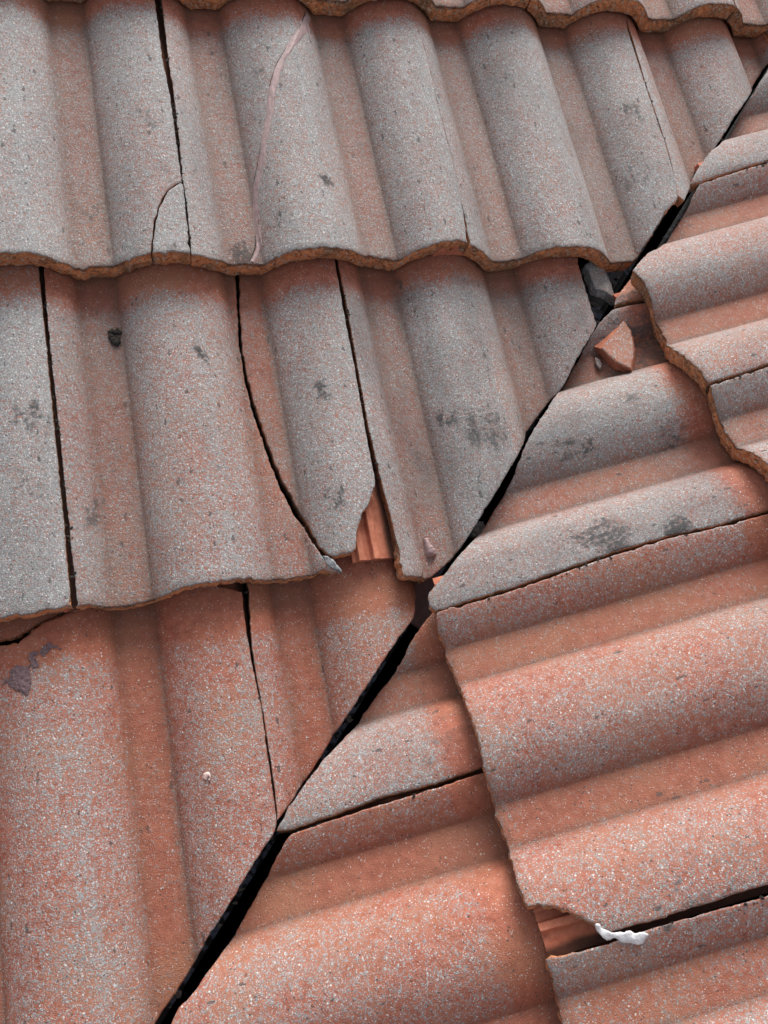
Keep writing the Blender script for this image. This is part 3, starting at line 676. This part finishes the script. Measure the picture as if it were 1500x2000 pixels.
def underlay(sl):
    # felt boarding under the tiles, ending in the valley line
    t0, t1 = -.9, 1.3
    q = [(along(t0, sl, .10, -.052), along(t1, sl, .10, -.052), along(t1, sl, 1.3, -.052), along(t0, sl, 1.3, -.052))]
    if sl == 'B': q = [x[::-1] for x in q]
    inv = slope_matrix(sl).inverted()
    q = [[inv @ p for p in x] for x in q]
    o = sheet('underlay_felt', q, ('felt',), SLOPE[sl])
    return o
underlay('A'); underlay('B')
# ------------------------------------------------------------------ sealant, crusts, loose pieces, moss
def smooth_pts(pts, n):
    P = [Vector(p) for p in pts]; out = []
    for i in range(len(P) - 1):
        p0, p1, p2, p3 = P[max(i - 1, 0)], P[i], P[i + 1], P[min(i + 2, len(P) - 1)]
        for j in range(n):
            t = j / n
            out.append(.5 * ((2 * p1) + (p2 - p0) * t + (2 * p0 - 5 * p1 + 4 * p2 - p3) * t * t + (3 * p1 - p0 - 3 * p2 + p3) * t ** 3))
    out.append(P[-1]); return out

def ribbon(name, pts, wfun, hfun, mat, parent, hole=None, n=9, seed=1.0, surf=None, across=9, rag=1.0):
    """a bead of sealant smeared along pts (slope coordinates), lying on the surface"""
    P = smooth_pts(pts, n); bm = bmesh.new(); rows = []
    L = len(P) - 1
    for i, p in enumerate(P):
        a, b = P[max(i - 1, 0)], P[min(i + 1, L)]
        d = (b - a); d.z = 0; d.normalize(); nx = Vector((-d.y, d.x, 0))
        t = i / L; w = wfun(t); row = []
        for j in range(across):
            s = 2 * j / (across - 1) - 1
            ww = w * (1 + rag * .30 * fbm(t * 10, s > 0, seed, 1.0) + rag * .14 * fbm(t * 38, s > 0, seed + 2, 1.0))
            q = p + nx * s * ww
            z = (surf(q.x, q.y) if surf else p.z)
            edge = max(0.0, 1 - abs(s) ** 3)
            z += -.0004 + hfun(t) * edge * (1 + rag * .6 * fbm(t * 24, s * 1.4, seed + 4, 1.0) + rag * .35 * fbm(t * 70, s * 3, seed + 7, 1.0))
            row.append(bm.verts.new((q.x, q.y, z)))
        rows.append(row)
    for i in range(L):
        for j in range(across - 1):
            bm.faces.new((rows[i][j], rows[i][j + 1], rows[i + 1][j + 1], rows[i + 1][j]))
    top = bm.faces[:]
    bmesh.ops.recalc_face_normals(bm, faces=top)
    if sum(f.normal.z for f in bm.faces) < 0: bmesh.ops.reverse_faces(bm, faces=bm.faces)
    r = bmesh.ops.extrude_face_region(bm, geom=bm.faces[:])
    bmesh.ops.translate(bm, verts=[v for v in r['geom'] if isinstance(v, bmesh.types.BMVert)], vec=(0, 0, .0003))
    for v in top:
        pass
    bmesh.ops.recalc_face_normals(bm, faces=bm.faces)
    return put(name, bm, (mat,), parent)

def surf_of(key):
    sl, m = OUTLINES[key]['slope'], OUTLINES[key]['course']
    return lambda u, v: height(sl, m, u, v)

ribbon('sealant_strip', EXTRA['sealant'], lambda t: .0042 - .0012 * abs(2 * t - .6) + .0024 * math.exp(-((t - .10) / .06) ** 2), lambda t: .0009, 'mauve', TILE['R2'], surf=surf_of('R2'), rag=1.9, across=11)
ribbon('sealant_strip', EXTRA['sealant2'], lambda t: .0022 * (1 - .7 * t), lambda t: .0014, 'mauve', TILE['R2'], surf=surf_of('R2'), seed=8)
ribbon('sealant_drop', EXTRA['blob'], lambda t: (.0030 + .0048 * max(0, t - .3) / .7) * math.sqrt(max(0, 1 - (max(0, t - .72) / .28) ** 2) + .02), lambda t: .0035 + .0075 * t * (1 - t ** 5), 'mauve', TILE['P4'], surf=surf_of('P4'), seed=3, n=12, rag=.25)
sw = surf_of('T2')
o, _c = build_plate('sealant_flake', densify([(a, b, 'c') for a, b in EXTRA['scrap']], step=.0011, seed=31),
                    lambda u, v: sw(u, v) + .0026 + .0011 * fbm(u, v, 31, 170) + .0009 * abs(fbm(u, v, 33, 330)), lambda u, v, df: .0018,
                    lambda u, v, df: (0, 0, 0, 0), ('white', 'white'), None, gu=.0011, gv=.0011, seed=31)
o.parent = TILE['T2']; o.location = _c - TILE['T2'].location
ribbon('sealant_smear', EXTRA['drip'], lambda t: .0016 + .001 * math.sin(t * 6), lambda t: .0018, 'pink', TILE['Q1'], surf=surf_of('Q1'), seed=6)

def crust(name, cen, ru, rv, hgt, mat, parent, surf, seed, n=46, thr=.35):
    """a ragged crust stuck on the tile"""
    bm = bmesh.new(); g = {}
    for i in range(n + 1):
        for j in range(n + 1):
            x, y = 2 * i / n - 1, 2 * j / n - 1
            u, v = cen[0] + x * ru, cen[1] + y * rv
            a = 1 - math.hypot(x, y) + .55 * fbm(u, v, seed, 130) + .3 * fbm(u, v, seed + 1, 330)
            g[i, j] = (a, bm.verts.new((u, v, surf(u, v) + max(-.0005, (a - thr)) * hgt + .0004 + .0006 * fbm(u, v, seed + 3, 700))))
    for i in range(n):
        for j in range(n):
            c = [g[i, j], g[i + 1, j], g[i + 1, j + 1], g[i, j + 1]]
            if sum(q[0] for q in c) / 4 > thr: bm.faces.new([q[1] for q in c])
    bmesh.ops.delete(bm, geom=[v for v in bm.verts if not v.link_faces], context='VERTS')
    r = bmesh.ops.extrude_face_region(bm, geom=bm.faces[:])
    bmesh.ops.translate(bm, verts=[v for v in r['geom'] if isinstance(v, bmesh.types.BMVert)], vec=(0, 0, .0006))
    bmesh.ops.recalc_face_normals(bm, faces=bm.faces)
    return put(name, bm, (mat,), parent)

pp = EXTRA['purple']
crust('mortar_crust', pp[0], .0155, .018, .0016, 'purple', TILE['Q1'], surf_of('Q1'), 2.0)
crust('mortar_crust', pp[1], .015, .008, .001, 'purple', TILE['Q1'], surf_of('Q1'), 4.0, thr=.5)
crust('mortar_crust', pp[2], .008, .010, .001, 'purple', TILE['Q1'], surf_of('Q1'), 6.0, thr=.5)

def chunk(name, top, bot, mats, slope, wear=.4, cuts=7, rough=.0011, parent=None, seed=0.0, dome=0.0):
    """a broken lump between two outlines with rough fracture faces"""
    bm = bmesh.new()
    aw = bm.verts.layers.float.new("wear"); bm.verts.layers.float.new("stain"); ad = bm.verts.layers.float.new("dirt_shade")
    T = [bm.verts.new(p) for p in top]; B = [bm.verts.new(p) for p in bot]
    n = len(T)
    ft = bm.faces.new(T); fb = bm.faces.new(B[::-1])
    sides = [bm.faces.new((T[(i + 1) % n], T[i], B[i], B[(i + 1) % n])) for i in range(n)]
    for f in sides + [fb]: f.material_index = 1
    bmesh.ops.triangulate(bm, faces=[ft, fb])
    bmesh.ops.subdivide_edges(bm, edges=bm.edges, cuts=cuts, use_grid_fill=True)
    bmesh.ops.recalc_face_normals(bm, faces=bm.faces)
    bm.normal_update()
    for v in bm.verts:
        v[aw] = wear; v[ad] = .1
        sidev = any(f.material_index == 1 for f in v.link_faces)
        k = rough if sidev else rough * .35
        v.co += v.normal * k * (fbm(v.co.x, v.co.y, seed + v.co.z * 150, 150) + .6 * fbm(v.co.x, v.co.y, seed + v.co.z * 400, 420))
    o = put(name, bm, mats, parent, True, slope)
    for p in o.data.polygons: p.use_smooth = p.material_index == 0
    return o

o = chunk('tile_fragment', EXTRA['tri_top'], EXTRA['tri_bot'], ('tile', 'lock'), 'B', wear=.34)
o['label'] = 'red triangular broken tile piece lying loose in the pan beside the valley'; o['category'] = 'tile fragment'

sh = EXTRA['shard']
def shw(p, dz):
    t = (p[0] - .4787) / .032
    return (p[0], p[1], .016 + .005 * math.sin(max(0, min(1, t)) * 3.14) - .004 * t + dz)
o = chunk('tile_fragment', [shw(p, 0) for p in sh], [shw((p[0] - .001, p[1] - .002), -.011) for p in sh], ('tile', 'slate'), 'A', wear=.95, seed=4)
o['label'] = 'grey pointed broken tile shard wedged in the dark hole under the upper row'; o['category'] = 'tile fragment'

ch = EXTRA['chip']
o = chunk('tile_fragment', ch, [(p[0], p[1], p[2] - .008) for p in ch], ('tile', 'slate'), 'A', wear=.9, seed=6, cuts=4)
o['label'] = 'tiny dark grey tile chip stuck in the narrow valley gap beside the pointed grey tile'; o['category'] = 'tile fragment'
ch = EXTRA['slip']
o = chunk('tile_fragment', [(p[0], p[1], p[2] + .003) for p in ch], ch, ('tile', 'slate'), 'B', wear=.8, seed=9, cuts=3, rough=.0006)
o['label'] = 'tiny pale tile flake lying under the red triangular piece'; o['category'] = 'tile fragment'

# fractured grey corner at the foot of the open crack
sv = EXTRA['sliver']
o = chunk('fracture_face', [(p[0], p[1], p[2] + .001) for p in sv], [(p[0], p[1], p[2] - .009) for p in sv], ('slate', 'slate'), 'A', parent=TILE['P2'], cuts=6, rough=.0018, seed=12)

# brown flashing scrap showing above the black membrane
bp = EXTRA['brown']
bm = bmesh.new()
ma = slope_matrix('A')
f = bm.faces.new([bm.verts.new(ma @ Vector(p)) for p in bp])
r = bmesh.ops.extrude_face_region(bm, geom=[f])
bmesh.ops.translate(bm, verts=[v for v in r['geom'] if isinstance(v, bmesh.types.BMVert)], vec=(0, 0, -.003))
bmesh.ops.recalc_face_normals(bm, faces=bm.faces)
o = finish('brown_flashing', bm, ('brown',), gut, smooth=False)

# dry moss lump in the pan of the middle row: a ragged little ring
lp = EXTRA['lump'][0]
bm = bmesh.new()
sf = surf_of('P2')
for i in range(26):
    a = i / 26 * 5.4 + .6
    r_ = .0048 + .0011 * math.sin(3 * a)
    u, v = lp[0] + r_ * math.cos(a) * .85, lp[1] + r_ * math.sin(a) * 1.35
    rr = .0017 + .0011 * random.random()
    mm = Matrix.Translation((u, v, sf(u, v) + rr * .6)) @ Matrix.Diagonal((rr * 1.2, rr * 1.4, rr, 1))
    bmesh.ops.create_icosphere(bm, subdivisions=2, radius=1, matrix=mm)
for v in bm.verts: v.co += v.normal * .0011 * fbm(v.co.x, v.co.y, v.co.z * 400, 420)
o = put('moss_clump', bm, ('moss',), None, True, 'A')
o['label'] = 'small black curled moss clump stuck in the grey pan at the left'; o['category'] = 'moss clump'

# crumbs of black moss growing in the long joints between tiles
def crumbs(sl, jobs, label, count_per_m=190):
    bm = bmesh.new()
    rnd = random.Random(5)
    for key, side, i0, i1, dens in jobs:
        d = OUTLINES[key]; sf = surf_of(key)
        P = d['poly'][i0:i1]
        for a, b in zip(P[:-1], P[1:]):
            L = math.hypot(b[0] - a[0], b[1] - a[1])
            for _ in range(int(L * count_per_m * dens)):
                t = rnd.random()
                if fbm(a[0] + t * (b[0] - a[0]), a[1] + t * (b[1] - a[1]), 3, 26) < -.12: continue
                k = rnd.random() ** 2
                u = a[0] + t * (b[0] - a[0]) + side * (.0036 * k - .0022)
                v = a[1] + t * (b[1] - a[1]) + rnd.uniform(-.001, .001)
                r_ = .0004 + .0010 * rnd.random() ** 2.5
                if sl == 'B' and min(math.hypot(u - q[0], v - q[1]) for q in EXTRA['white']) < .009: continue
                z = sf(u, v) - (.0010 if k < .25 else 0)
                mm = Matrix.Translation((u, v, z)) @ Matrix.Rotation(rnd.uniform(0, 3), 4, 'Z') @ Matrix.Diagonal((r_ * rnd.uniform(.7, 2.6), r_, r_ * .9, 1))
                vs = bmesh.ops.create_icosphere(bm, subdivisions=1, radius=1, matrix=mm)['verts']
                for q in vs: q.co += Vector((rnd.uniform(-.3, .3), rnd.uniform(-.3, .3), rnd.uniform(-.3, .3))) * r_
    o = put('moss', bm, ('moss',), None, False, sl)
    o['kind'] = 'stuff'; o['label'] = label; o['category'] = 'moss'
crumbs('A', [('R2', 1, 0, 7, 1.3), ('P2', 1, 0, 5, 1.2), ('P4', 1, 0, 9, .9), ('Q2', 1, 0, 6, .9), ('R4', 1, 0, 4, .7)],
       'black moss crumbs along the joints of the left roof slope')
crumbs('B', [('S2', -1, 0, 2, 1.5), ('S3', -1, 0, 2, 1.5), ('T2', -1, 0, 7, 1.0), ('T3', -1, 0, 5, 1.0), ('U2', -1, 0, 4, .7)],
       'black moss crumbs along the joints of the right roof slope')

# thin open hairline along the sealed crack
sp_ = [(p[0] - .0036, p[1] + .001, p[2]) for p in EXTRA['sealant']]
for i0, i1 in ((0, 3), (3, 6), (7, 10), (11, 14)):
    ribbon('hairline_crack', sp_[i0:i1], lambda t: .0005 * (1 - abs(2 * t - 1) ** 3) + .0001, lambda t: .0007, 'moss', TILE['R2'], surf=surf_of('R2'), seed=20 + i0, across=4)

# flakes of dead leaf and grit lying in the valley gutter
bm = bmesh.new(); rnd = random.Random(11)
for i in range(700):
    t = rnd.uniform(-.45, .95); sl = rnd.choice('AB'); dd_ = rnd.uniform(.0, .05)
    c = along(t, sl, dd_, -.0250)
    n = rnd.randint(4, 6); r_ = rnd.uniform(.0010, .0050); a0 = rnd.uniform(0, 6.28)
    ms = slope_matrix(sl).to_3x3()
    ring = []
    for j in range(n):
        a = a0 + j / n * 6.283; q = r_ * rnd.uniform(.5, 1.2)
        ring.append(bm.verts.new(c + ms @ Vector((q * math.cos(a), .55 * q * math.sin(a), rnd.uniform(0, .0012)))))
    bm.faces.new(ring)
r = bmesh.ops.extrude_face_region(bm, geom=bm.faces[:])
bmesh.ops.translate(bm, verts=[v for v in r['geom'] if isinstance(v, bmesh.types.BMVert)], vec=(0, 0, .0006))
bmesh.ops.recalc_face_normals(bm, faces=bm.faces)
o = finish('gutter_litter', bm, ('litter',), None, False)
o['kind'] = 'stuff'; o['label'] = 'flakes of dead leaf and grit in the black valley gutter'; o['category'] = 'litter'
